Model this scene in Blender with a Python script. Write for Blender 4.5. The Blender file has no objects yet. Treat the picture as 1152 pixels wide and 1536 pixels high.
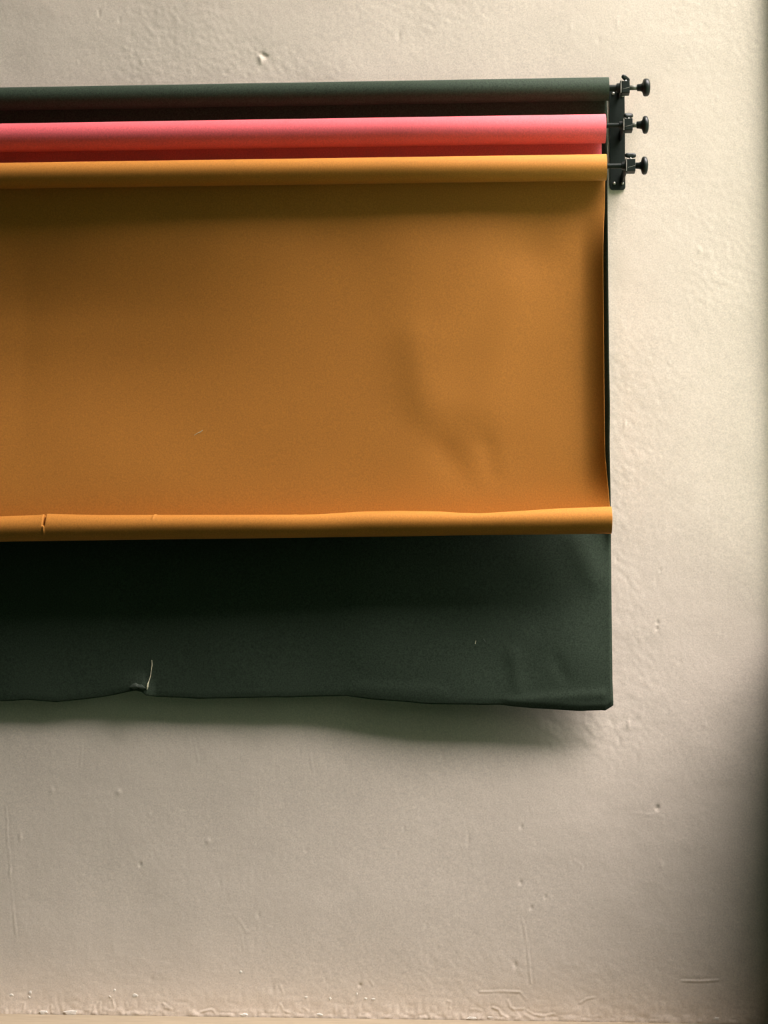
import bpy, bmesh, math, random
import numpy as np
from mathutils import Vector, Matrix

# ------------------------------------------------------------------ camera, sky, light, exposure
scene = bpy.context.scene
C = scene.collection

cam_data = bpy.data.cameras.new('camera')
cam_data.sensor_fit = 'VERTICAL'
cam_data.sensor_height = 36.0
cam_data.lens = 36.0 * 2667.0 / 1536.0
cam_data.clip_start = 0.05
cam = bpy.data.objects.new('camera', cam_data)
C.objects.link(cam)
cam.matrix_world = (Matrix.Translation((0.0, -4.0, 0.7778))
                    @ Matrix.Rotation(0.05827, 4, 'Z')
                    @ Matrix.Rotation(math.pi / 2 + 0.08589, 4, 'X')
                    @ Matrix.Rotation(0.0021, 4, 'Z'))
scene.camera = cam

RIGHT = 0.655          # inner face of the window wall
LEFT = -3.2
BACKY = -6.2           # wall behind the camera
CEIL = 6.4
WIN_Y0, WIN_Y1 = -0.035, -2.0
WIN_Z0, WIN_Z1 = 0.88, 6.0

world = bpy.data.worlds.new('overcast_sky')
scene.world = world
world.use_nodes = True
wn = world.node_tree
wn.nodes.clear()
w_out = wn.nodes.new('ShaderNodeOutputWorld')
w_bg = wn.nodes.new('ShaderNodeBackground')
w_tc = wn.nodes.new('ShaderNodeTexCoord')
w_sep = wn.nodes.new('ShaderNodeSeparateXYZ')
w_map = wn.nodes.new('ShaderNodeMapRange')        # overcast sky: three times as bright overhead as at the horizon
w_map.inputs['From Min'].default_value = 0.0
w_map.inputs['From Max'].default_value = 1.0
w_map.inputs['To Min'].default_value = 0.333
w_map.inputs['To Max'].default_value = 1.0
w_gt = wn.nodes.new('ShaderNodeMath'); w_gt.operation = 'GREATER_THAN'; w_gt.inputs[1].default_value = 0.0
w_sky = wn.nodes.new('ShaderNodeMix'); w_sky.data_type = 'RGBA'
w_sky.inputs[6].default_value = (0, 0, 0, 1)
w_sky.inputs[7].default_value = (1.0, 0.905, 0.90, 1)
w_mix = wn.nodes.new('ShaderNodeMix'); w_mix.data_type = 'RGBA'
w_mix.inputs[6].default_value = (0.035, 0.045, 0.03, 1)   # ground outside
wn.links.new(w_tc.outputs['Generated'], w_sep.inputs[0])
wn.links.new(w_sep.outputs['Z'], w_map.inputs['Value'])
wn.links.new(w_sep.outputs['Z'], w_gt.inputs[0])
wn.links.new(w_map.outputs[0], w_sky.inputs[0])
wn.links.new(w_gt.outputs[0], w_mix.inputs[0])
wn.links.new(w_sky.outputs[2], w_mix.inputs[7])
wn.links.new(w_mix.outputs[2], w_bg.inputs['Color'])
w_bg.inputs['Strength'].default_value = 31.5
wn.links.new(w_bg.outputs[0], w_out.inputs['Surface'])

portal_data = bpy.data.lights.new('window_portal', 'AREA')   # guides sky sampling through the opening
portal_data.shape = 'RECTANGLE'
portal_data.size = WIN_Z1 - WIN_Z0
portal_data.size_y = abs(WIN_Y1 - WIN_Y0)
portal_data.cycles.is_portal = True
portal = bpy.data.objects.new('window_portal', portal_data)
C.objects.link(portal)
portal.location = (RIGHT + 0.02, (WIN_Y0 + WIN_Y1) / 2, (WIN_Z0 + WIN_Z1) / 2)
portal.rotation_euler = (0, math.pi / 2, 0)

scene.view_settings.view_transform = 'Standard'
scene.view_settings.look = 'None'
scene.view_settings.gamma = 1.0
scene.view_settings.use_curve_mapping = False
scene.view_settings.exposure = 0.0
scene.cycles.max_bounces = 8
scene.cycles.diffuse_bounces = 3

rng = random.Random(4)
nrng = np.random.default_rng(11)

# ------------------------------------------------------------------ materials
def new_mat(name):
    m = bpy.data.materials.new(name)
    m.use_nodes = True
    nt = m.node_tree
    return m, nt, nt.nodes['Principled BSDF']

def noise(nt, scale, detail=2.0, rough=0.5, stretch=None):
    tc = nt.nodes.new('ShaderNodeTexCoord')
    n = nt.nodes.new('ShaderNodeTexNoise')
    n.inputs['Scale'].default_value = scale
    n.inputs['Detail'].default_value = detail
    n.inputs['Roughness'].default_value = rough
    if stretch:
        mp = nt.nodes.new('ShaderNodeMapping')
        mp.inputs['Scale'].default_value = stretch
        nt.links.new(tc.outputs['Object'], mp.inputs[0])
        nt.links.new(mp.outputs[0], n.inputs['Vector'])
    else:
        nt.links.new(tc.outputs['Object'], n.inputs['Vector'])
    return n

def mul_range(nt, node, lo, hi, fmin=0.3, fmax=0.7):
    r = nt.nodes.new('ShaderNodeMapRange')
    r.inputs['From Min'].default_value = fmin
    r.inputs['From Max'].default_value = fmax
    r.inputs['To Min'].default_value = lo
    r.inputs['To Max'].default_value = hi
    nt.links.new(node.outputs[0], r.inputs['Value'])
    return r

def tint(nt, color_socket, val):
    """colour * value"""
    v = nt.nodes.new('ShaderNodeVectorMath'); v.operation = 'SCALE'
    nt.links.new(color_socket, v.inputs[0])
    nt.links.new(val.outputs[0], v.inputs['Scale'])
    return v.outputs[0]

def rgb(nt, c):
    n = nt.nodes.new('ShaderNodeRGB'); n.outputs[0].default_value = (*c, 1); return n.outputs[0]

def paper_mat(name, col, grain=0.16, rough=0.75, spec=0.25):
    m, nt, b = new_mat(name)
    g = mul_range(nt, noise(nt, 300, 2, 0.75), 1 - grain, 1 + grain)
    l = mul_range(nt, noise(nt, 5, 3, 0.55), 0.97, 1.03)
    c = tint(nt, tint(nt, rgb(nt, col), g), l)
    nt.links.new(c, b.inputs['Base Color'])
    b.inputs['Roughness'].default_value = rough
    b.inputs['Specular IOR Level'].default_value = spec
    bp = nt.nodes.new('ShaderNodeBump'); bp.inputs['Strength'].default_value = 0.10; bp.inputs['Distance'].default_value = 0.0006
    nt.links.new(noise(nt, 350, 3, 0.6).outputs[0], bp.inputs['Height'])
    nt.links.new(bp.outputs[0], b.inputs['Normal'])
    return m

def metal_mat(name, col, rough=0.4, metallic=0.0, spec=0.5):
    m, nt, b = new_mat(name)
    g = mul_range(nt, noise(nt, 160, 3, 0.6), 0.8, 1.2)
    nt.links.new(tint(nt, rgb(nt, col), g), b.inputs['Base Color'])
    b.inputs['Roughness'].default_value = rough
    b.inputs['Metallic'].default_value = metallic
    b.inputs['Specular IOR Level'].default_value = spec
    return m

def plaster_mat(name, col, grain=0.13, blotch=0.05):
    m, nt, b = new_mat(name)
    g = mul_range(nt, noise(nt, 300, 2, 0.75), 1 - grain, 1 + grain)
    s = mul_range(nt, noise(nt, 2.2, 5, 0.6), 1 - blotch, 1 + blotch)
    s2 = mul_range(nt, noise(nt, 14, 4, 0.6), 1 - blotch * .5, 1 + blotch * .5)
    c = tint(nt, tint(nt, tint(nt, rgb(nt, col), g), s), s2)
    nt.links.new(c, b.inputs['Base Color'])
    b.inputs['Roughness'].default_value = 0.8
    b.inputs['Specular IOR Level'].default_value = 0.2
    bp = nt.nodes.new('ShaderNodeBump'); bp.inputs['Strength'].default_value = 0.26; bp.inputs['Distance'].default_value = 0.001
    nt.links.new(noise(nt, 160, 5, 0.65).outputs[0], bp.inputs['Height'])
    nt.links.new(bp.outputs[0], b.inputs['Normal'])
    return m

M = {}
M['plaster'] = plaster_mat('beige_plaster', (0.78, 0.685, 0.57))
M['chip'] = plaster_mat('bare_white_plaster', (0.86, 0.82, 0.74))
M['green_wall'] = plaster_mat('deep_green_paint', (0.012, 0.060, 0.022))
M['dark_wall'] = plaster_mat('dark_green_paint', (0.018, 0.042, 0.022))
M['ceiling'] = plaster_mat('green_grey_ceiling', (0.02, 0.045, 0.024))
M['outside'] = plaster_mat('dark_sky_blocker', (0.05, 0.07, 0.045))  # for the unseen walls added outside to shape the sky light
M['frame'] = metal_mat('window_frame_paint', (0.35, 0.36, 0.32), 0.5)
M['orange'] = paper_mat('burnt_orange_paper', (0.46, 0.185, 0.027))
M['pink'] = paper_mat('coral_pink_paper', (0.80, 0.135, 0.150))
M['black'] = paper_mat('black_green_paper', (0.036, 0.052, 0.034), grain=0.35, rough=0.7, spec=0.10)
M['card'] = paper_mat('grey_cardboard', (0.30, 0.24, 0.16))
M['fibre'] = paper_mat('pale_torn_fibre', (0.75, 0.70, 0.48))
M['flap'] = paper_mat('scuffed_black_paper', (0.09, 0.11, 0.085))
M['metal'] = metal_mat('black_enamel', (0.009, 0.015, 0.011), 0.5, 0.0, 0.22)
M['plastic'] = metal_mat('black_plastic', (0.008, 0.013, 0.010), 0.4, 0.0, 0.35)
M['steel'] = metal_mat('steel_and_lit_edge', (0.62, 0.60, 0.52), 0.35, 0.8)  # screws and stems, and the painted lit edges of the hooks
M['dull'] = metal_mat('dull_grey_metal', (0.16, 0.165, 0.125), 0.5, 0.2)

m, nt, b = new_mat('pale_worn_wood')
n1 = mul_range(nt, noise(nt, 16, 6, 0.65, (0.6, 9, 9)), 0.74, 1.12)
nt.links.new(tint(nt, rgb(nt, (0.41, 0.335, 0.225)), n1), b.inputs['Base Color'])
b.inputs['Roughness'].default_value = 0.6
M['wood'] = m
M['painted_wood'] = metal_mat('dark_green_floor_paint', (0.014, 0.036, 0.018), 0.6, 0.0, 0.3)

# ------------------------------------------------------------------ helpers
def link_mesh(name, me, mat, parent=None, smooth=False):
    o = bpy.data.objects.new(name, me)
    if mat is not None:
        me.materials.append(mat)
    if smooth:
        me.polygons.foreach_set('use_smooth', [True] * len(me.polygons))
    C.objects.link(o)
    if parent is not None:
        o.parent = parent
        if not isinstance(parent, bpy.types.Object):
            raise TypeError
        o.matrix_parent_inverse = parent_matrix(parent).inverted()
    return o

def parent_matrix(o):
    m = Matrix.Translation(o.location)
    return m if o.parent is None else m          # roots only sit translated; parts sit at the origin

def from_bm(name, bm, mat, parent=None, smooth=False):
    bmesh.ops.recalc_face_normals(bm, faces=bm.faces[:])
    me = bpy.data.meshes.new(name)
    bm.to_mesh(me); bm.free()
    return link_mesh(name, me, mat, parent, smooth)

def thing(name, label, cat, loc, group=None):
    o = bpy.data.objects.new(name, None)
    o.empty_display_size = 0.05
    C.objects.link(o)
    o.location = loc
    o['label'] = label; o['category'] = cat
    if group: o['group'] = group
    return o

def add_box(bm, x0, x1, y0, y1, z0, z1, bevel=0.0, segs=2):
    vs = [bm.verts.new((x, y, z)) for x in (x0, x1) for y in (y0, y1) for z in (z0, z1)]
    fs = [(0, 1, 3, 2), (4, 6, 7, 5), (0, 4, 5, 1), (2, 3, 7, 6), (0, 2, 6, 4), (1, 5, 7, 3)]
    faces = [bm.faces.new([vs[i] for i in f]) for f in fs]
    if bevel > 0:
        es = {e for f in faces for e in f.edges}
        bmesh.ops.bevel(bm, geom=list(es), offset=bevel, segments=segs, affect='EDGES', profile=0.5)

def add_lathe(bm, profile, origin, axis='X', seg=32, cap=True):
    """profile: list of (along, radius)."""
    rings = []
    for t, r in profile:
        ring = []
        for k in range(seg):
            a = 2 * math.pi * k / seg
            c, s = r * math.cos(a), r * math.sin(a)
            p = (t, c, s) if axis == 'X' else ((c, t, s) if axis == 'Y' else (c, s, t))
            ring.append(bm.verts.new((origin[0] + p[0], origin[1] + p[1], origin[2] + p[2])))
        rings.append(ring)
    for a, b_ in zip(rings, rings[1:]):
        for k in range(seg):
            bm.faces.new((a[k], a[(k + 1) % seg], b_[(k + 1) % seg], b_[k]))
    if cap:
        bm.faces.new(rings[0]); bm.faces.new(rings[-1])
    return rings

def add_tube_path(bm, pts, radii, seg=6):
    rings = []
    n = len(pts)
    for i, p in enumerate(pts):
        p = Vector(p)
        d = (Vector(pts[min(i + 1, n - 1)]) - Vector(pts[max(i - 1, 0)])).normalized()
        u = d.cross(Vector((0, 1, 0))).normalized()
        v = d.cross(u).normalized()
        rings.append([bm.verts.new(p + radii[i] * (math.cos(2 * math.pi * k / seg) * u + math.sin(2 * math.pi * k / seg) * v)) for k in range(seg)])
    for a, b_ in zip(rings, rings[1:]):
        for k in range(seg):
            bm.faces.new((a[k], a[(k + 1) % seg], b_[(k + 1) % seg], b_[k]))
    bm.faces.new(rings[0]); bm.faces.new(rings[-1])

def grid_mesh(name, X, Y, Z):
    """X, Y, Z arrays of shape (rows, cols)."""
    r, c = X.shape
    me = bpy.data.meshes.new(name)
    co = np.stack([X, Y, Z], -1).reshape(-1, 3).astype(np.float32)
    i = np.arange((r - 1) * (c - 1))
    a = (i // (c - 1)) * c + i % (c - 1)
    q = np.stack([a, a + 1, a + c + 1, a + c], -1).astype(np.int32)
    me.vertices.add(r * c); me.vertices.foreach_set('co', co.ravel())
    me.loops.add(q.size); me.loops.foreach_set('vertex_index', q.ravel())
    me.polygons.add(len(q)); me.polygons.foreach_set('loop_start', np.arange(0, q.size, 4, dtype=np.int32))
    me.update(calc_edges=True)
    return me

def vnoise(x, z, scale, seed):
    """smooth value noise, about -1..1"""
    g = np.random.default_rng(seed).uniform(-1, 1, (256, 256))
    u, v = x * scale + 50.3, z * scale + 37.7
    i, j = np.floor(u).astype(int), np.floor(v).astype(int)
    fu, fv = u - i, v - j
    fu = fu * fu * fu * (fu * (fu * 6 - 15) + 10); fv = fv * fv * fv * (fv * (fv * 6 - 15) + 10)
    G = lambda a, b_: g[a % 256, b_ % 256]
    return (G(i, j) * (1 - fu) * (1 - fv) + G(i + 1, j) * fu * (1 - fv) + G(i, j + 1) * (1 - fu) * fv + G(i + 1, j + 1) * fu * fv)

def seg_dist(x, z, p, q):
    px, pz = p; dx, dz = q[0] - px, q[1] - pz
    t = np.clip(((x - px) * dx + (z - pz) * dz) / (dx * dx + dz * dz + 1e-12), 0, 1)
    return np.hypot(x - px - t * dx, z - pz - t * dz)

def sstep(a, b_, x):
    t = np.clip((x - a) / (b_ - a), 0, 1)
    return t * t * (3 - 2 * t)

def structure(o):
    o['kind'] = 'structure'
    return o

# ------------------------------------------------------------------ the room
RIDGES = [([(-1.0868, 0.4575), (-1.0767, 0.3387), (-1.0673, 0.2501), (-1.0598, 0.1765)], 1.2), ([(-0.6623, 0.6148), (-0.6559, 0.588), (-0.6511, 0.5613)], 1.2), ([(-0.4076, 0.6278), (-0.3999, 0.5878), (-0.3906, 0.536)], 1.2), ([(-0.9142, 0.6077), (-0.9193, 0.5479)], 1), ([(-0.568, 0.2256), (-0.5498, 0.2039), (-0.5377, 0.1821), (-0.5213, 0.1939)], 1.5), ([(0.0738, 0.2205), (0.0839, 0.1743), (0.088, 0.131), (0.0937, 0.0806)], 2), ([(0.4227, 0.0903), (0.4618, 0.0894), (0.5024, 0.0927)], 2), ([(0.2984, 0.4507), (0.335, 0.4524), (0.3862, 0.4454)], 1.5), ([(-0.0192, 0.0605), (0.0248, 0.0624), (0.0687, 0.0616), (0.0745, 0.053), (0.0832, 0.0445)], 2), ([(-0.0912, 0.0394), (-0.0838, 0.038), (-0.0853, 0.025)], 2), ([(-0.0589, 0.0139), (-0.0575, 0.0053), (-0.0487, -0.0004)], 2.5), ([(-0.0413, 0.0227), (-0.0266, 0.0229), (-0.0149, 0.0188)], 2.5), ([(0.0085, 0.0277), (0.0217, 0.0221), (0.0275, 0.0121), (0.0421, 0.0066)], 2.5), ([(0.0394, 0.0439), (0.0466, 0.0296), (0.0568, 0.024), (0.0758, 0.0257)], 2.5), ([(0.0539, 0.0254), (0.0626, 0.0155), (0.0685, 0.0069), (0.0567, 0.001)], 2.5), ([(0.0831, 0.0215), (0.0977, 0.0131), (0.1196, 0.0105), (0.1415, 0.0151)], 2.5), ([(-0.883, 0.003), (-0.8788, 0.0205), (-0.8755, 0.0045)], 2.5), ([(-0.8651, 0.0149), (-0.8639, 0.028)], 2), ([(-0.8384, 0.0327), (-0.8321, 0.0153)], 2), ([(-0.9763, 0.0047), (-0.9751, 0.0193)], 2.5), ([(-1.0367, 0.0053), (-1.0355, 0.0229)], 2), ([(-0.8053, 0.0258), (-0.7975, 0.0085), (-0.7795, 0.0044), (-0.7961, 0.0158)], 2.5), ([(-0.7229, 0.0269), (-0.7047, 0.0141), (-0.7198, 0.0182)], 2.5), ([(-0.4693, 0.0157), (-0.462, 0.0303), (-0.4544, 0.0144), (-0.4396, 0.0088)], 2.2), ([(-0.41, 0.0208), (-0.3996, 0.0152), (-0.3966, 0.0094)], 2), ([(-0.6404, 0.0091), (-0.6137, 0.0152), (-0.6076, 0.0081)], 2.2), ([(-0.5495, 0.1747), (-0.5433, 0.1455)], 1.5), ([(-0.2622, 0.0835), (-0.2548, 0.072)], 1.5), ([(-0.4623, 0.0694), (-0.4547, 0.0492)], 1.5), ([(0.2, 0.0388), (0.2146, 0.049), (0.2321, 0.0521)], 1.6), ([(0.0926, 0.4654), (0.0999, 0.4434)], 1), ([(0.4013, 0.6136), (0.4068, 0.5843)], 1), ([(-0.0482, 0.2672), (-0.0305, 0.2644)], 1.4), ([(0.1876, 0.3493), (0.2095, 0.3349), (0.1991, 0.3203)], 1.4)]
PITS = [(-0.7795, 0.3309, 3.0), (0.2896, 0.6146, 2), (0.291, 0.6073, 2), (0.0945, 0.2439, 3), (0.0732, 0.4213, 3), (0.3777, 0.8733, 3), (0.3761, 0.8599, 3), (0.3732, 0.4643, 4), (0.5698, 2.017, 2), (-0.8303, 0.4919, -5), (-0.9823, 0.4939, -4), (-0.6265, 0.3838, -4), (-0.5985, 0.2913, 2), (0.2888, 1.0133, 2), (0.3849, 0.9908, 2), (0.3107, 0.9715, 2), (0.1254, 0.2674, 2.5), (0.0712, 0.2988, 3), (-0.2843, 0.0716, 3)]
CHIPS = [(-1.0661, 0.0415, 8, 4), (-1.0239, 0.0479, 6, 5), (-0.786, 0.0436, 8, 6), (-0.8327, 0.0546, 4, 4), (-0.5503, 0.0974, 4, 4), (-0.4042, 0.044, 5, 4), (-0.3508, 0.0418, 4, 5), (-0.2917, 0.0527, 3, 5), (-0.2709, 0.0428, 5, 3), (-0.2547, 0.0416, 6, 3), (-0.843, 0.0399, 4, 3), (-1.0252, 0.0362, 4, 5), (-0.0369, 0.0041, 14, 5), (-0.9326, 0.0009, 22, 7), (0.0026, 0.0061, 10, 4), (0.4969, 0.0098, 8, 4), (-0.3729, 0.0068, 9, 4), (-0.9928, 0.0015, 12, 5), (-0.5435, 0.0031, 10, 4)]

# back wall: hand-trowelled plaster as a real height field
xs = np.concatenate([np.arange(LEFT, -1.45, 0.05), np.arange(-1.45, RIGHT + 0.001, 0.0027)])
zs = np.concatenate([np.arange(-0.02, 0.13, 0.0022), np.arange(0.13, 2.6, 0.0042), np.arange(2.6, CEIL + 0.04, 0.06)])
GX, GZ = np.meshgrid(xs, zs)
H = 0.0022 * vnoise(GX, GZ, 1.7, 1) + 0.0010 * vnoise(GX, GZ, 5, 2) + 0.00042 * vnoise(GX, GZ, 13, 3)
H += 0.00016 * vnoise(GX, GZ, 34, 4)
rough_patch = sstep(0.1, 0.6, vnoise(GX, GZ, 3.1, 5))
H += rough_patch * 0.00024 * vnoise(GX * 1.3 + GZ, GZ - .4 * GX, 75, 6) + 0.00012 * vnoise(GX, GZ, 110, 7)
low = sstep(0.075, 0.0, GZ)
H += low * (0.0009 * np.abs(vnoise(GX, GZ, 60, 8)) + 0.0007 * vnoise(GX, GZ, 20, 9)) + sstep(.022, 0, GZ) * .0018 * np.abs(vnoise(GX, GZ, 95, 10))
for pts, h in RIDGES:
    x0 = min(p[0] for p in pts) - .02; x1 = max(p[0] for p in pts) + .02
    z0 = min(p[1] for p in pts) - .02; z1 = max(p[1] for p in pts) + .02
    ix = slice(*np.searchsorted(xs, (x0, x1))); iz = slice(*np.searchsorted(zs, (z0, z1)))
    sx, sz = GX[iz, ix], GZ[iz, ix]
    jx = sx + 0.0015 * vnoise(sx, sz, 60, 21)
    d = np.full(sx.shape, 9.0)
    for p, q in zip(pts, pts[1:]):
        d = np.minimum(d, seg_dist(jx, sz, p, q))
    H[iz, ix] += 0.00042 * h * (np.exp(-(d / (0.0013 + 0.0003 * h)) ** 2) - .35 * np.exp(-((d - .004) / .003) ** 2)) * (.75 + .5 * vnoise(sx, sz, 45, 22))
for x, z, r in PITS:
    ix = slice(*np.searchsorted(xs, (x - .03, x + .03))); iz = slice(*np.searchsorted(zs, (z - .03, z + .03)))
    d = np.hypot(GX[iz, ix] - x, GZ[iz, ix] - z)
    H[iz, ix] -= (0.0007 if r > 0 else 0.0003) * r * np.exp(-(d / (abs(r) * 0.0011)) ** 2)
for k in range(260):                                    # small pimples, pits and trowel nicks
    x = nrng.uniform(-1.2, RIGHT); z = nrng.uniform(0.0, 2.45)
    h = nrng.normal(0, 0.0006); s = nrng.uniform(0.002, 0.005); st = nrng.uniform(0.3, 1.0)
    ix = slice(*np.searchsorted(xs, (x - .03, x + .03))); iz = slice(*np.searchsorted(zs, (z - .03, z + .03)))
    d = np.hypot((GX[iz, ix] - x), (GZ[iz, ix] - z) * st)
    H[iz, ix] += h * np.exp(-(d / s) ** 2)
# the gouge above the rolls
gx, gz = -0.5194, 2.1834
ix = slice(*np.searchsorted(xs, (gx - .05, gx + .05))); iz = slice(*np.searchsorted(zs, (gz - .05, gz + .05)))
d1 = seg_dist(GX[iz, ix], GZ[iz, ix], (gx - .006, gz + .009), (gx + .010, gz + .002))
d2 = seg_dist(GX[iz, ix], GZ[iz, ix], (gx - .006, gz + .009), (gx - .002, gz - .010))
H[iz, ix] += -0.003 * np.exp(-(d1 / .004) ** 2) + 0.0018 * np.exp(-(d2 / .0045) ** 2)
# the plaster rolls off slightly at the corner
wall_me = grid_mesh('wall_back', GX, -H, GZ)
wall_back = structure(link_mesh('wall_back', wall_me, M['plaster'], None, True))
wall_back['label'] = 'beige hand-trowelled plaster wall behind the paper rolls'

bm = bmesh.new(); add_box(bm, LEFT - .2, RIGHT + .3, 0.008, 0.25, -0.1, CEIL + .2)
o = from_bm('backing', bm, M['plaster'], wall_back)

for x, z, w, h in CHIPS:                                # bare white spots where paint has flaked off
    bm = bmesh.new()
    n = 9
    z = max(z, 0.004)
    hw, hh = w * .00075, h * .00075
    i = int(np.argmin(np.abs(zs - z))); j = int(np.argmin(np.abs(xs - x)))
    y = -H[i, j]
    ring = []
    for k in range(n):
        a = 2 * math.pi * k / n; r = rng.uniform(.6, 1.15)
        ring.append((x + hw * r * math.cos(a), z + hh * r * math.sin(a)))
    top = [bm.verts.new((p[0], y - .0007, p[1])) for p in ring]
    bot = [bm.verts.new((x + 1.25 * (p[0] - x), y + .002, z + 1.25 * (p[1] - z))) for p in ring]
    c = bm.verts.new((x, y - .0011, z))
    for k in range(n):
        bm.faces.new((top[k], top[(k + 1) % n], c))
        bm.faces.new((top[k], bot[k], bot[(k + 1) % n], top[(k + 1) % n]))
    from_bm('paint_chip', bm, M['chip'], wall_back)

def room_box(name, mat, *a):
    bm = bmesh.new(); add_box(bm, *a)
    return structure(from_bm(name, bm, mat))

# window wall with its opening
bm = bmesh.new()
T = 0.22
add_box(bm, RIGHT, RIGHT + T, BACKY, 0.0, -0.1, WIN_Z0)
add_box(bm, RIGHT, RIGHT + T, BACKY, 0.0, WIN_Z1, CEIL + .2)
add_box(bm, RIGHT, RIGHT + T, WIN_Y0, 0.25, -0.1, CEIL + .2)
add_box(bm, RIGHT, RIGHT + T, BACKY, WIN_Y1, WIN_Z0, WIN_Z1)
wall_right = structure(from_bm('wall_right', bm, M['green_wall']))
room_box('wall_left', M['dark_wall'], LEFT - .2, LEFT, BACKY - .2, 0.25, -0.1, CEIL + .2)
room_box('wall_front', M['dark_wall'], LEFT, RIGHT + T, BACKY - .2, BACKY, -0.1, CEIL + .2)
room_box('ceiling', M['ceiling'], LEFT - .2, RIGHT + T, BACKY - .2, 0.25, CEIL, CEIL + .2)
floor = room_box('floor', M['dark_wall'], LEFT - .2, RIGHT + T, BACKY - .2, 0.25, -0.2, -0.022)
plank_me = None
k = 0
y = -0.002
while y > BACKY:
    w = 0.118
    bm = bmesh.new()
    add_box(bm, LEFT, RIGHT, y - w, y, -0.022, 0.0 + 0.0008 * math.sin(k * 2.3), 0.0015, 1)
    from_bm('plank', bm, M['wood'] if k == 0 else M['painted_wood'], floor)
    y -= w + 0.003
    k += 1

room_box('sky_blocker_far', M['outside'], RIGHT + 12.0, RIGHT + 12.3, -14.0, 14.0, -0.2, 8.3)   # unseen wall added to cut off low sky light from the side
room_box('sky_blocker_wing', M['outside'], RIGHT + 0.30, RIGHT + 12.0, -6.3, -6.0, -0.2, 10.0)   # unseen wall added to block low frontal sky light

win = structure(bpy.data.objects.new('window_1', None)); C.objects.link(win)
win.location = (RIGHT + .12, (WIN_Y0 + WIN_Y1) / 2, WIN_Z0)
bm = bmesh.new()
f = .05
add_box(bm, RIGHT + .10, RIGHT + .15, WIN_Y1, WIN_Y0, WIN_Z0, WIN_Z0 + f)
add_box(bm, RIGHT + .10, RIGHT + .15, WIN_Y1, WIN_Y0, WIN_Z1 - f, WIN_Z1)
add_box(bm, RIGHT + .10, RIGHT + .15, WIN_Y0 - f, WIN_Y0, WIN_Z0 + f, WIN_Z1 - f)
add_box(bm, RIGHT + .10, RIGHT + .15, WIN_Y1, WIN_Y1 + f, WIN_Z0 + f, WIN_Z1 - f)
from_bm('window_frame', bm, M['frame'], win)
for k in (1,):
    yy = WIN_Y0 + (WIN_Y1 - WIN_Y0) * k / 2
    bm = bmesh.new(); add_box(bm, RIGHT + .105, RIGHT + .145, yy - .02, yy + .02, WIN_Z0 + f, WIN_Z1 - f)
    from_bm('mullion', bm, M['frame'], win)

# ------------------------------------------------------------------ paper rolls
XL = -2.17
AX = dict(black=(0.055, 2.0762, 0.0262), pink=(0.095, 1.9724, 0.0320), orange=(0.125, 1.8758, 0.0288))   # d, z, radius
XR = dict(black=0.2766, pink=0.2656, orange=0.2650)
SHAFT_Z = dict(black=2.0783, pink=1.9797, orange=1.8785)

def make_roll(root, key, mat):
    d, z, r = AX[key]
    xr = XR[key]
    bm = bmesh.new()
    rc = r - 0.0028
    prof_o = [(XL, rc), (XL, r), (-1.4, r), (-.7, r), (-.2, r), (xr - .0008, r), (xr, r - .0006), (xr, rc)]
    rings = add_lathe(bm, prof_o, (0, -d, z), 'X', 64, cap=False)
    for k in range(64):
        bm.faces.new((rings[0][k], rings[-1][k], rings[-1][(k + 1) % 64], rings[0][(k + 1) % 64]))
    o = from_bm('paper_roll', bm, mat, root, True)
    o.data.set_sharp_from_angle(angle=math.radians(40))
    bm = bmesh.new()
    ri = rc - 0.0035
    rings = add_lathe(bm, [(XL, ri), (XL, rc - .0002), (xr - .002, rc - .0002), (xr - .002, ri)], (0, -d, z), 'X', 48, cap=False)
    for k in range(48):
        bm.faces.new((rings[0][k], rings[-1][k], rings[-1][(k + 1) % 48], rings[0][(k + 1) % 48]))
    o = from_bm('core_tube', bm, M['card'], root, True)
    o.data.set_sharp_from_angle(angle=math.radians(40))
    return d, z, r, ri

def solid(o, t=0.0004):
    md = o.modifiers.new('thickness', 'SOLIDIFY'); md.thickness = t; md.offset = 0
    return o

# --- black roll, its sheet nearest the wall
BOT = [(-1.4803, 0.7008), (-1.0972, 0.6946), (-1.0364, 0.6978), (-0.9679, 0.6935), (-0.8696, 0.7043), (-0.7866, 0.7194), (-0.773, 0.7165), (-0.7638, 0.7091), (-0.7397, 0.7062), (-0.6432, 0.702), (-0.4633, 0.7055), (-0.314, 0.709), (-0.2545, 0.7018), (-0.121, 0.6919), (0.0268, 0.6909), (0.1004, 0.6838), (0.2031, 0.6783), (0.2471, 0.6799), (0.2558, 0.6792), (0.275, 0.6918)]
BX = np.array([p[0] for p in BOT]); BZ = np.array([p[1] for p in BOT])
black = thing('backdrop_roll', 'black-green paper backdrop roll on the topmost hooks, its torn sheet hanging lowest', 'backdrop roll',
              (-.95, -0.055, 2.0762), 'paper backdrop rolls on the wall')
d, z, r, ri_black = make_roll(black, 'black', M['black'])
u = np.unique(np.concatenate([np.linspace(XL, -1.2, 20), np.linspace(-1.2, 0.2732, 280), np.linspace(.235, .2732, 30), np.linspace(-.80, -.73, 30)]))
v = np.concatenate([np.linspace(0, .5, 40), np.linspace(.5, .96, 60)[1:], np.linspace(.96, 1, 16)[1:]])
U, V = np.meshgrid(u, v)
zb = np.interp(U, BX, BZ) + 0.0006 * vnoise(U, U * 0 + .3, 30, 31)
ztop = z
Zs = ztop + (zb - ztop) * V
Xs = U + 0.0012 * vnoise(U * 0 + 3, Zs, 9, 32) * sstep(.2, .2732, U) + .0018 * sstep(.75, .69, Zs) * sstep(.2, .2732, U)
dist_b = Zs - zb
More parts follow.
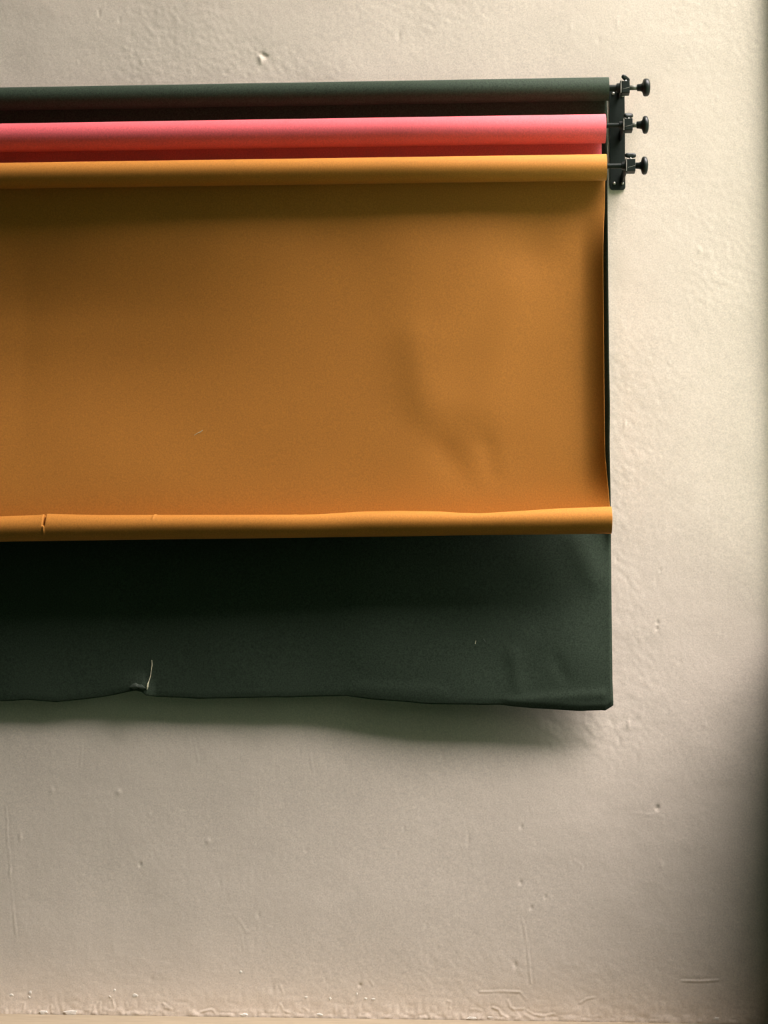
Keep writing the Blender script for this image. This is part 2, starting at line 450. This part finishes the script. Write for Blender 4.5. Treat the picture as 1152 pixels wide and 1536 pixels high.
Dd = (d - r) + (0.002 + 0.022 * sstep(-.9, .0, U)) * sstep(1.3, .70, Zs) + 0.0035 * vnoise(Xs, Zs, 3.3, 33) * sstep(2.0, 1.4, Zs) + 0.0016 * vnoise(Xs, Zs, 9, 34) * sstep(1.2, .8, Zs)
Dd += -0.0045 * sstep(.016, 0.0, dist_b) ** 1.5 * (0.35 + .65 * sstep(-.1, .2, U))            # lower edge curls to the wall
up_ = sstep(1.02, 1.14, Zs) * sstep(2.04, 1.95, Zs)      # above the hem the free edge curls forward, below it lies flat
Dd += (0.017 * up_) * sstep(.2500, .2732, U) ** 1.6 - 0.0020 * (1 - up_) * sstep(.2660, .2735, U) ** 1.5
Dd += 0.008 * sstep(-.86, -.775, U) * sstep(-.74, -.765, U) * sstep(.05, 0, dist_b)
for (p, q, h, w) in [((.056, .80), (.066, .727), .0016, .016), ((.150, .79), (.168, .755), -.0014, .014), ((.09, .84), (.06, .80), .0015, .025),
                     ((.20, 1.05), (.235, .97), .0035, .03), ((.05, .70), (.25, .715), .0020, .012), ((-.3, .73), (-.1, .72), .0015, .015)]:
    Dd += h * np.exp(-(seg_dist(Xs, Zs, p, q) / w) ** 2)
Dd = np.maximum(Dd, 0.006)
o = link_mesh('paper_sheet', grid_mesh('paper_sheet', Xs, -Dd, Zs), M['black'], black, True); solid(o)

def sheet_d(x, z):
    i = int(np.argmin(np.abs(u - x)))
    j = int(np.argmin(np.abs(Zs[:, i] - z)))
    return Dd[j, i]

bm = bmesh.new()
fp = [(-0.7525, 0.788), (-0.7515, 0.7776), (-0.7532, 0.765), (-0.7548, 0.7523), (-0.7575, 0.742), (-0.7592, 0.7344), (-0.7596, 0.7285), (-0.7610, 0.7215)]
fr = [.0007, .0010, .0008, .0010, .0009, .0015, .0018, .0006]
add_tube_path(bm, [(x, -(sheet_d(x, zz) + .0012 + .003 * (i in (5, 6))), zz) for i, (x, zz) in enumerate(fp)], fr)
o = from_bm('torn_fibre', bm, M['fibre'], black); o['label'] = 'pale strip of torn paper fibre'
bm = bmesh.new()
fl = [(-0.8004, 0.7278), (-0.793, 0.7345), (-0.7869, 0.7368), (-0.780, 0.7335), (-0.7733, 0.7333), (-0.7626, 0.7250), (-0.7700, 0.7225), (-0.780, 0.726), (-0.7897, 0.7224)]
yy = -(sheet_d(-.78, .73) + .0015)
top = [bm.verts.new((x, yy - .004 - .003 * rng.random(), zz)) for x, zz in fl]
bot = [bm.verts.new((x, yy, zz)) for x, zz in fl]
c = bm.verts.new((-.782, yy - .0085, .729))
for k in range(len(fl)):
    kk = (k + 1) % len(fl)
    bm.faces.new((top[k], top[kk], c)); bm.faces.new((top[k], bot[k], bot[kk], top[kk]))
o = from_bm('torn_flap', bm, M['flap'], black); o['label'] = 'crumpled grey flap beside the tear'
for p, q in (((-0.0260, 0.8323), (-0.0275, 0.8249)), ((-0.0097, 0.8368), (-0.0053, 0.8294))):
    bm = bmesh.new()
    add_tube_path(bm, [(p[0], -(sheet_d(*p) + .0006), p[1]), (q[0], -(sheet_d(*q) + .0006), q[1])], [.0004, .0007])
    from_bm('lint', bm, M['fibre'] if p[0] < -.02 else M['flap'], black)

# --- pink roll
pink = thing('backdrop_roll', 'coral pink paper backdrop roll between the black and orange rolls', 'backdrop roll',
             (-.95, -0.095, 1.9724), 'paper backdrop rolls on the wall')
d, z, r, ri_pink = make_roll(pink, 'pink', M['pink'])
U, V = np.meshgrid(np.unique(np.concatenate([np.linspace(XL, -1.2, 16), np.linspace(-1.2, .2591, 60)])), np.linspace(0, 1, 40))
Zs_ = z + (1.80 - z) * V
Dp = (d - r) + 0.001 * vnoise(U, Zs_, 4, 41) * V
o = link_mesh('paper_sheet', grid_mesh('paper_sheet', U, -Dp, Zs_), M['pink'], pink, True); solid(o)

# --- orange roll
LIP = [(-1.0808, 1.1045), (-0.9909, 1.1072), (-0.9759, 1.1101), (-0.8563, 1.1068), (-0.7341, 1.1065), (-0.6331, 1.1062), (-0.4129, 1.1056), (-0.3673, 1.1069), (-0.2791, 1.1125), (-0.1912, 1.1138), (-0.1035, 1.112), (-0.016, 1.1045), (0.0276, 1.1087), (0.1438, 1.1172), (0.2653, 1.1226)]
orange = thing('backdrop_roll', 'burnt orange paper backdrop roll on the lowest hooks, its sheet ending in a rolled hem', 'backdrop roll',
               (-.95, -0.125, 1.8758), 'paper backdrop rolls on the wall')
d, z, r, ri_orange = make_roll(orange, 'orange', M['orange'])
u2 = np.unique(np.concatenate([np.linspace(XL, -1.2, 24), np.linspace(-1.2, .15, 170), np.linspace(.15, .2641, 60)]))
U, V = np.meshgrid(u2, np.linspace(0, 1, 190))
zt = z
hem_z = lambda x: 1.0777 + (x + 1.0803) / (0.2694 + 1.0803) * (1.0927 - 1.0777)
zb = hem_z(U) - .004
Zs2 = zt + (zb - zt) * V
mid = sstep(1.86, 1.66, Zs2) * sstep(1.105, 1.27, Zs2)       # how far the sheet is free of the roll and the hem
Do = np.full(U.shape, d - r)
# edge curls towards the room
cw = 0.058
t = np.clip((U - (.2641 - cw)) / cw, 0, 1)
Do += mid * 0.030 * t ** 1.9
Xo = U - mid * 0.0080 * t ** 2 + 0.0045 * sstep(1.25, 1.10, Zs2) * sstep(-.1, .26, U)
# soft undulations
Do += mid * (0.0040 * vnoise(Xo * 1.0, Zs2 * .55, 4.2, 51) + 0.0016 * vnoise(Xo + .25 * Zs2, Zs2 * .7, 7.5, 52) * sstep(-.75, .05, Xo))
for (p, q, h, w) in [((-.095, 1.25), (-.06, 1.19), -.0018, .030), ((.0, 1.26), (.012, 1.19), -.0016, .022), ((.13, 1.80), (.10, 1.70), -.002, .04),
                     ((-.02, 1.72), (-.09, 1.50), .002, .05), ((.06, 1.60), (.0, 1.35), .002, .05), ((-.16, 1.50), (-.13, 1.36), .002, .045)]:
    Do += mid * h * np.exp(-(seg_dist(Xo, Zs2, p, q) / w) ** 2)
Do += -0.046 * sstep(1.875, 1.55, Zs2) * sstep(1.09, 1.50, Zs2) * np.clip((-.15 - U) / .90, 0, 1) ** 1.15                   # the middle of the long sheet hangs back
Do = np.maximum(Do, .045)
o = link_mesh('paper_sheet', grid_mesh('paper_sheet', Xo, -Do, Zs2), M['orange'], orange, True); solid(o)
bm = bmesh.new()
add_tube_path(bm, [(x, -(float(Do[np.argmin(np.abs(Zs2[:, np.argmin(np.abs(u2 - x))] - zz)), np.argmin(np.abs(u2 - x))]) + .0006), zz) for x, zz in
                   ((-0.654, 1.2888), (-0.6451, 1.2942), (-0.640, 1.2958), (-0.6347, 1.3007))], [.0004, .0006, .0009, .0004])
from_bm('lint', bm, M['fibre'], orange)

# rolled hem
LX = np.array([p[0] for p in LIP]); LZ = np.array([p[1] for p in LIP])
hr = 0.0285
hx = np.unique(np.concatenate([np.linspace(XL, -1.2, 20), np.linspace(-1.2, .2694, 180), np.linspace(-.984, -.966, 25), np.linspace(-.740, -.724, 14), np.linspace(.262, .2694, 6)]))
nth = 72
th = np.linspace(-.5 * math.pi, 1.5 * math.pi, nth)        # starts at the bottom, goes over the front and top to the back
HX, TH = np.meshgrid(hx, th)
up = np.exp(-((TH - .5 * math.pi) / .75) ** 2)
hgt = np.interp(HX, LX, LZ) - hem_z(HX)
Rr = hr + up * (np.clip(hgt, .012, .04) - hr) + .0007 * vnoise(HX, TH * .12, 6, 61)
slit = np.exp(-((HX + .9751 - .0012 * np.sin(TH * 3)) / .0028) ** 4) * sstep(.02, .25, TH) * sstep(2.5, 2.2, TH)
Rr -= .010 * slit
crease = np.exp(-((HX + .9746) / .0022) ** 2) * sstep(-.9, -.3, TH) * sstep(.3, .1, TH)
Rr += .0014 * crease
nick = np.exp(-((HX + .7315 - .004 * (TH - 1.0)) / .0022) ** 2) * sstep(.3, .8, TH) * sstep(2.2, 1.8, TH)
Rr += .0016 * nick
nick2 = np.exp(-((HX + .418 - .004 * (TH - 1.2)) / .0022) ** 2) * sstep(.5, 1.0, TH) * sstep(2.2, 1.8, TH)
Rr += .0016 * nick2
hd = (d - r) + hr + .0006
HY = -hd - Rr * np.cos(TH)
HZ = hem_z(HX) + Rr * np.sin(TH)
o = link_mesh('rolled_hem', grid_mesh('rolled_hem', HX, HY, HZ), M['orange'], orange, True); solid(o, .0009)
bm = bmesh.new()
add_rings = []
for x in (XL, .262):
    zc = hem_z(x)
    add_rings.append([bm.verts.new((x, -hd - .0155 * math.cos(a), zc - .004 + .0155 * math.sin(a))) for a in np.linspace(0, 2 * math.pi, 25)[:-1]])
for k in range(24):
    bm.faces.new((add_rings[0][k], add_rings[0][(k + 1) % 24], add_rings[1][(k + 1) % 24], add_rings[1][k]))
o = from_bm('inner_turn', bm, M['orange'], orange, True); solid(o, .0009)

# ------------------------------------------------------------------ wall bracket with three hooks
br = thing('wall_bracket', 'black metal wall bracket with three hooks at the right ends of the rolls', 'bracket', (0.299, 0.0, 1.858))
bm = bmesh.new()
x0, x1, z0, z1, cr = .2820, .3161, 1.8580, 2.0985, .006
outl = []
for cx, cz, a0 in ((x1 - cr, z1 - cr, 0), (x0 + cr, z1 - cr, 90), (x0 + cr, z0 + cr, 180), (x1 - cr, z0 + cr, 270)):
    for k in range(7):
        a = math.radians(a0 + 15 * k); outl.append((cx + cr * math.cos(a), cz + cr * math.sin(a)))
fv = [bm.verts.new((x, -.0045, zz)) for x, zz in outl]; bv = [bm.verts.new((x, 0.004, zz)) for x, zz in outl]
bm.faces.new(fv); bm.faces.new(bv)
for k in range(len(outl)):
    bm.faces.new((fv[k], fv[(k + 1) % len(outl)], bv[(k + 1) % len(outl)], bv[k]))
bmesh.ops.bevel(bm, geom=[e for e in bm.edges if all(v_ in fv for v_ in e.verts)], offset=.001, segments=2, affect='EDGES')
from_bm('plate', bm, M['metal'], br)

for sx, sz, full in ((.2905, 2.0820, 0), (.3112, 2.0768, 1), (.2909, 1.8722, 1), (.3090, 1.8720, 1)):
    bm = bmesh.new()
    add_lathe(bm, [(.001, .0034), (-.0015, .0034), (-.0028, .0024), (-.0033, .0008)], (sx, -.0045, sz), 'Y', 16)
    o = from_bm('screw', bm, M['steel'], br, True); o['label'] = 'bright steel screw head'

ARM_X = dict(black=.3035, pink=.3058, orange=.3085)
tilts = dict(black=(-26, 42, 1.0), pink=(12, 35, 1.0), orange=(0, 10, 1.0))
WING = dict(black=(.3150, 2.0985), pink=(.3172, 2.0000), orange=(.3183, 1.9003))
for key in ('black', 'pink', 'orange'):
    d, zr, r = AX[key]
    zc = SHAFT_Z[key]
    ax = ARM_X[key]
    # hook arm: a plate standing out from the wall plate
    bm = bmesh.new()
    fd = d + .0125
    prof = [(.005, zc + .0170), (fd - .012, zc + .0155), (fd - .004, zc + .0145), (fd, zc + .0115), (fd, zc - .0150), (fd - .003, zc - .0172),
            (d * .5, zc - .0120), (.005, zc - .0080)]
    a_ = [bm.verts.new((ax - .0012, -dd, zz)) for dd, zz in prof]; b_ = [bm.verts.new((ax + .0012, -dd, zz)) for dd, zz in prof]
    bm.faces.new(a_); bm.faces.new(b_)
    for k in range(len(prof)):
        bm.faces.new((a_[k], a_[(k + 1) % len(prof)], b_[(k + 1) % len(prof)], b_[k]))
    from_bm('hook_arm', bm, M['metal'], br)
    # bright strip that paints the light caught on the arm's front edge
    bm = bmesh.new(); add_box(bm, ax - .0011, ax + .0011, -fd - .0006, -fd + .0010, zc - .0150, zc + .0110, .0003, 1)
    o = from_bm('lit_edge', bm, M['steel'], br); o['label'] = 'bright strip painting the lit edge of the hook'
    # clamp block
    bx0 = ax + .0016
    bx1 = bx0 + .0180
    bm = bmesh.new()
    add_box(bm, bx0, bx1, -d - .0125, -d + .0125, zc - .0150, zc + .0125, .0012, 2)
    blk = from_bm('clamp_block', bm, M['metal'], br)
    bm = bmesh.new()
    ly = -d - .0125
    lp = [(bx0 + .0012, zc - .0075), (bx1 - .0006, zc - .0035), (bx1 - .0006, zc - .0140), (bx0 + .0012, zc - .0140)]
    fv = [bm.verts.new((x, ly - .0016, zz)) for x, zz in lp]; bv = [bm.verts.new((x, ly + .001, zz)) for x, zz in lp]
    bm.faces.new(fv); bm.faces.new(bv)
    for k in range(4): bm.faces.new((fv[k], fv[(k + 1) % 4], bv[(k + 1) % 4], bv[k]))
    from_bm('lip', bm, M['metal'], blk)
    bm = bmesh.new()
    p0 = Vector((bx0 + .0016, ly - .0018, zc - .0074)); p1 = Vector((bx1 - .001, ly - .0018, zc - .0036))
    add_tube_path(bm, [p0, p1], [.00045, .00045])
    o = from_bm('lit_edge', bm, M['steel'], blk)  # bright strand painting the highlight along the lip's slanted edge
    # thumb screw on top of the block
    wx, wz = WING[key]
    bm = bmesh.new()
    add_lathe(bm, [(zc + .010, .0026), (wz - .001, .0026)], (wx, -d, 0), 'Z', 14)
    from_bm('screw_stem', bm, M['steel'], blk, True)
    bm = bmesh.new()
    bmesh.ops.create_uvsphere(bm, u_segments=24, v_segments=14, radius=1.0)
    tl, yw, _s = tilts[key]
    for vv in bm.verts:
        c = vv.co
        pinch = 1 - .22 * math.exp(-(c.x / .30) ** 2)
        pw = lambda q, e: math.copysign(abs(q) ** e, q)
        vv.co = Vector((pw(c.x, .85) * .0128, pw(c.y, .8) * .0050 * pinch, pw(c.z, .7) * .0054 * (1.0 + .12 * abs(c.x))))
    mt = Matrix.Translation((wx, -d, wz + .0015)) @ Matrix.Rotation(math.radians(-tl), 4, 'Y') @ Matrix.Rotation(math.radians(yw), 4, 'Z')
    bmesh.ops.transform(bm, matrix=mt, verts=bm.verts[:])
    from_bm('thumb_screw', bm, M['plastic'], blk, True)

# ------------------------------------------------------------------ spindles with round knobs, one per roll
KN = dict(black=(.3512, .3700, .0072), pink=(.3462, .3622, .0052), orange=(.3405, .3568, .0056))
names = dict(black='black spindle with round knob on the top hook beside the black roll',
             pink='black spindle with round knob on the middle hook beside the pink roll',
             orange='black spindle with round knob on the lowest hook beside the orange roll')
RI = dict(black=ri_black, pink=ri_pink, orange=ri_orange)
for key in ('black', 'pink', 'orange'):
    d, zr, r = AX[key]
    zc = SHAFT_Z[key]
    ka, kb, sr = KN[key]
    sp = thing('roll_spindle', names[key], 'spindle', (.30, -d, zc), 'round knobs at the ends of the rolls')
    bx1 = ARM_X[key] + .0196
    org = (0, -d, zc)
    bm = bmesh.new()
    add_lathe(bm, [(XR[key] - .10, sr), (bx1 - .001, sr)], org, 'X', 24)
    from_bm('shaft', bm, M['metal'], sp, True).data.set_sharp_from_angle(angle=math.radians(40))
    bm = bmesh.new()
    rp = RI[key] - (zc - zr) - .0003
    add_lathe(bm, [(XR[key] - .09, rp * .8), (XR[key] - .085, rp), (XR[key] - .012, rp), (XR[key] - .010, rp * .9)], org, 'X', 32)
    from_bm('core_plug', bm, M['plastic'], sp, True).data.set_sharp_from_angle(angle=math.radians(40))
    bm = bmesh.new()
    add_lathe(bm, [(ARM_X[key] - .010, sr), (ARM_X[key] - .009, sr + .003), (ARM_X[key] - .0014, sr + .0038)], org, 'X', 24)
    from_bm('collar', bm, M['plastic'], sp, True).data.set_sharp_from_angle(angle=math.radians(40))
    hub0 = {'black': .3405, 'pink': .3350, 'orange': bx1 + .001}[key]
    bm = bmesh.new()
    add_lathe(bm, [(bx1 - .002, .0055), (hub0 + .002, .0055)], org, 'X', 24)
    o = from_bm('sleeve', bm, M['dull'], sp, True); o['label'] = 'dull grey metal sleeve'
    bm = bmesh.new()
    hs = .0078 if key != 'orange' else .0068
    w = kb - ka
    prof = [(hub0, hs - .0008), (hub0 + .0008, hs), (ka - .004, hs + .0004), (ka, hs + .0016), (ka + .0015, .0125), (ka + .0028, .0172), (ka + .0050, .0194),
            (ka + w * .45, .0200), (ka + w * .70, .0194), (kb - .0025, .0165), (kb - .0008, .0110), (kb, .0040)]
    add_lathe(bm, prof, org, 'X', 40)
    from_bm('knob', bm, M['plastic'], sp, True)
